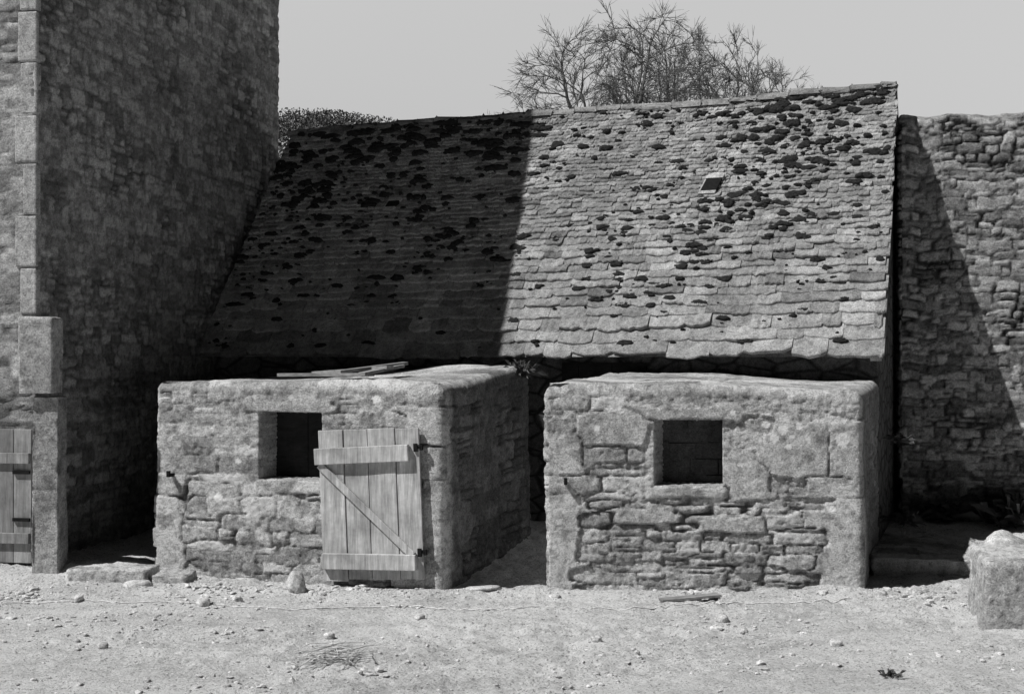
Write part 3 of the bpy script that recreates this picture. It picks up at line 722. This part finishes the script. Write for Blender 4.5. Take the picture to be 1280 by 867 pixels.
    for i_ in ends:
        k_=6 if ch[i_]==0 else 2
        for _ in range(k_):
            d=dirs[i_]+R.normal(0,.42,3)+np.array([0,0,.12]);d/=np.linalg.norm(d);l=R.uniform(.2,.5)
            b1=nodes[i_]+d*l*.5+R.normal(0,.02,3);b2=nodes[i_]+d*l+R.normal(0,.04,3)+np.array([0,0,.03])
            crT.append((np.array([nodes[i_],b1,b2])+loc,[rmin,rmin*.8,rmin*.5]))
            for _2 in range(2):
                d2=d+R.normal(0,.45,3);d2/=np.linalg.norm(d2);l2=l*R.uniform(.4,.7)
                crT.append((np.array([b1,b1+d2*l2*.5,b1+d2*l2+R.normal(0,.02,3)])+loc,[rmin*.7,rmin*.55,rmin*.4]))
    print('tree nodes',N_,len(crT))
    V,F=fasttubes(trT,6);make('trunk',V,F,M_bark,parent=root)
    V,F=fasttubes(crT,3);make('crown',V,F,M_bark,parent=root)
tree((2.35,29,0),9.7,2.8,5,'leafless spreading tree with fine twigs beyond the roof',3.6,r0=.28,nt=1000,limbs=9)
tree((3.7,31.5,0),10.1,1.7,8,'leafless tree with several upright stems beyond the roof',4.2,r0=.25,nt=500,limbs=6)
tree((5.05,30.5,0),9.6,1.9,12,'leafless tree with dense twiggy crown beyond the roof',4.0,r0=.24,nt=800,limbs=7)
tree((6.6,33,0),9.35,2.1,15,'low leafless tree with dense twigs beyond the roof',4.2,r0=.2,nt=1100,limbs=8)
def leafball(name,c,r,n,ls,mat,parent,R):
    P=R.normal(0,1,(n,3));P/=np.linalg.norm(P,axis=1)[:,None];rad=R.uniform(.6,1.,n)**.5
    P=P*rad[:,None]; bump=.82+.34*fbm(P*1.0+7,2.2,3,2);P=P*bump[:,None]*np.array(r)
    A_=R.normal(0,1,(n,3));A_/=np.linalg.norm(A_,axis=1)[:,None];B_=np.cross(A_,R.normal(0,1,(n,3)));B_/=np.linalg.norm(B_,axis=1)[:,None]
    l=ls*R.uniform(.6,1.3,(n,1));p=P+np.array(c)
    V=np.stack([p-A_*l,p+B_*l*.5,p+A_*l,p-B_*l*.5],1).reshape(-1,3);F=np.arange(4*n).reshape(-1,4)
    return make(name,V,F,mat,parent=parent,smooth=False)
R=np.random.default_rng(4)
bt=empty('leafy_tree',(-3.6,22,0),'round leafy tree behind the shed roof','tree')
V,F=tube([(-3.6,22,0),(-3.55,22,2),(-3.6,22,4)],[.16,.13,.08],7);make('trunk',V,F,M_bark,parent=bt)
leafball('crown',(-3.35,22,4.45),(2.4,1.6,1.66),90000,.026,M_leaf,bt,R)
def plant(name,c,n,L,label,cat,up=.6):
    V=[];F=[];R=np.random.default_rng(int(abs(c[0])*100)+3)
    for k in range(n):
        d=R.normal(0,1,3);d[2]=abs(d[2])*up+.2;d/=np.linalg.norm(d);l=L*R.uniform(.5,1.1);w=l*.05+.003
        s_=np.cross(d,[0,0,1]);s_/=np.linalg.norm(s_)+1e-6;p=np.array(c)+R.normal(0,L*.3,3)*np.array([1,1,.3])
        i0=len(V);m=p+d*l*.55;t_=p+d*l+np.array([0,0,-l*.35])
        V+=[p-s_*w*.4,p+s_*w*.4,m+s_*w,t_,m-s_*w];F.append((i0,i0+1,i0+2,i0+3,i0+4))
    o_=make(name,V,F,M_leaf,smooth=False);tag(o_,label,cat);return o_
plant('fern',(.08,10.7,1.56),500,.15,'dark fern growing on top of the stone pen','fern')
plant('weed',(2.02,6.62,.0),40,.07,'small dark weed growing in dry earth','weed')
plant('weed',(3.22,10.35,1.0),160,.10,'small leafy weed growing in the shed gable joints','weed')
plant('weed',(3.35,10.6,.3),200,.14,'leafy weed growing at the foot of the shed gable','weed')
plant('weed',(4.62,11.5,.2),160,.34,'grass tuft growing against the yard wall','weed',1.6)
plant('weed',(4.1,11.75,.2),140,.22,'leafy weed growing against the yard wall','weed',1.)
prt=[]
for k in range(60):
    a_=R.normal(.35,.6);c=np.array([-.98+R.normal(0,.09),6.98+R.normal(0,.08),0]);c[2]=zg(c[0],c[1])+.012+R.uniform(0,.035)
    l=R.uniform(.05,.17);d=np.array([math.cos(a_),math.sin(a_),R.uniform(-.05,.14)])
    prt.append(tube([c-d*l,c+R.normal(0,.012,3),c+d*l],[.002,.003,.0015],3))
V,F=merge(prt);o_=make('twig_bundle',V,F,M_twig);tag(o_,'small heap of dry twigs on the earth','twigs')
# ------------------------------------------------ light, sky, camera
sd=Vector((2.2,1.,-3.13)).normalized()
L=bpy.data.lights.new('sun','SUN');L.energy=5.0;L.angle=math.radians(.5);L.color=(1,.995,.985)
lo=bpy.data.objects.new('sun',L);C.objects.link(lo);lo.rotation_euler=sd.to_track_quat('-Z','Y').to_euler();lo.location=(-10,-5,20)
w=bpy.data.worlds.new('World');bpy.context.scene.world=w;w.use_nodes=True;nt=w.node_tree;bg=nt.nodes['Background']
sk=nt.nodes.new('ShaderNodeTexSky');sk.sky_type='NISHITA';sk.sun_disc=False;sk.sun_elevation=math.asin(-sd.z);sk.sun_rotation=math.atan2(-sd.x,-sd.y)
bw=nt.nodes.new('ShaderNodeRGBToBW');nt.links.new(sk.outputs[0],bw.inputs[0])
# sky shaped by direction: brightened low over the northern horizon, dimmed elsewhere
tc=nt.nodes.new('ShaderNodeTexCoord');sx=nt.nodes.new('ShaderNodeSeparateXYZ');nt.links.new(tc.outputs['Generated'],sx.inputs[0])
fy=mrange(nt,sx.outputs['Y'],.66,.88,.0,1.,True);fz=mrange(nt,sx.outputs['Z'],.3,.55,1.,0.,True)
grad=mrange(nt,sx.outputs['Z'],.05,.32,.55,1.75)
fac=mth(nt,'ADD',mth(nt,'MULTIPLY',mth(nt,'MULTIPLY',fy,fz),mth(nt,'MULTIPLY',grad,1.33)),.03)
v=mth(nt,'MULTIPLY',bw.outputs[0],fac)
nt.links.new(v,bg.inputs['Color']);bg.inputs['Strength'].default_value=.10
cam=bpy.data.cameras.new('camera');cam.sensor_width=36;cam.lens=1553/1280*36;cam.clip_end=2000
co=bpy.data.objects.new('camera',cam);C.objects.link(co);co.location=(0,0,1.70);co.rotation_euler=(math.radians(90+.424),0,0)
bpy.context.scene.camera=co
vs=bpy.context.scene.view_settings;vs.view_transform='Standard';vs.look='None';vs.exposure=0
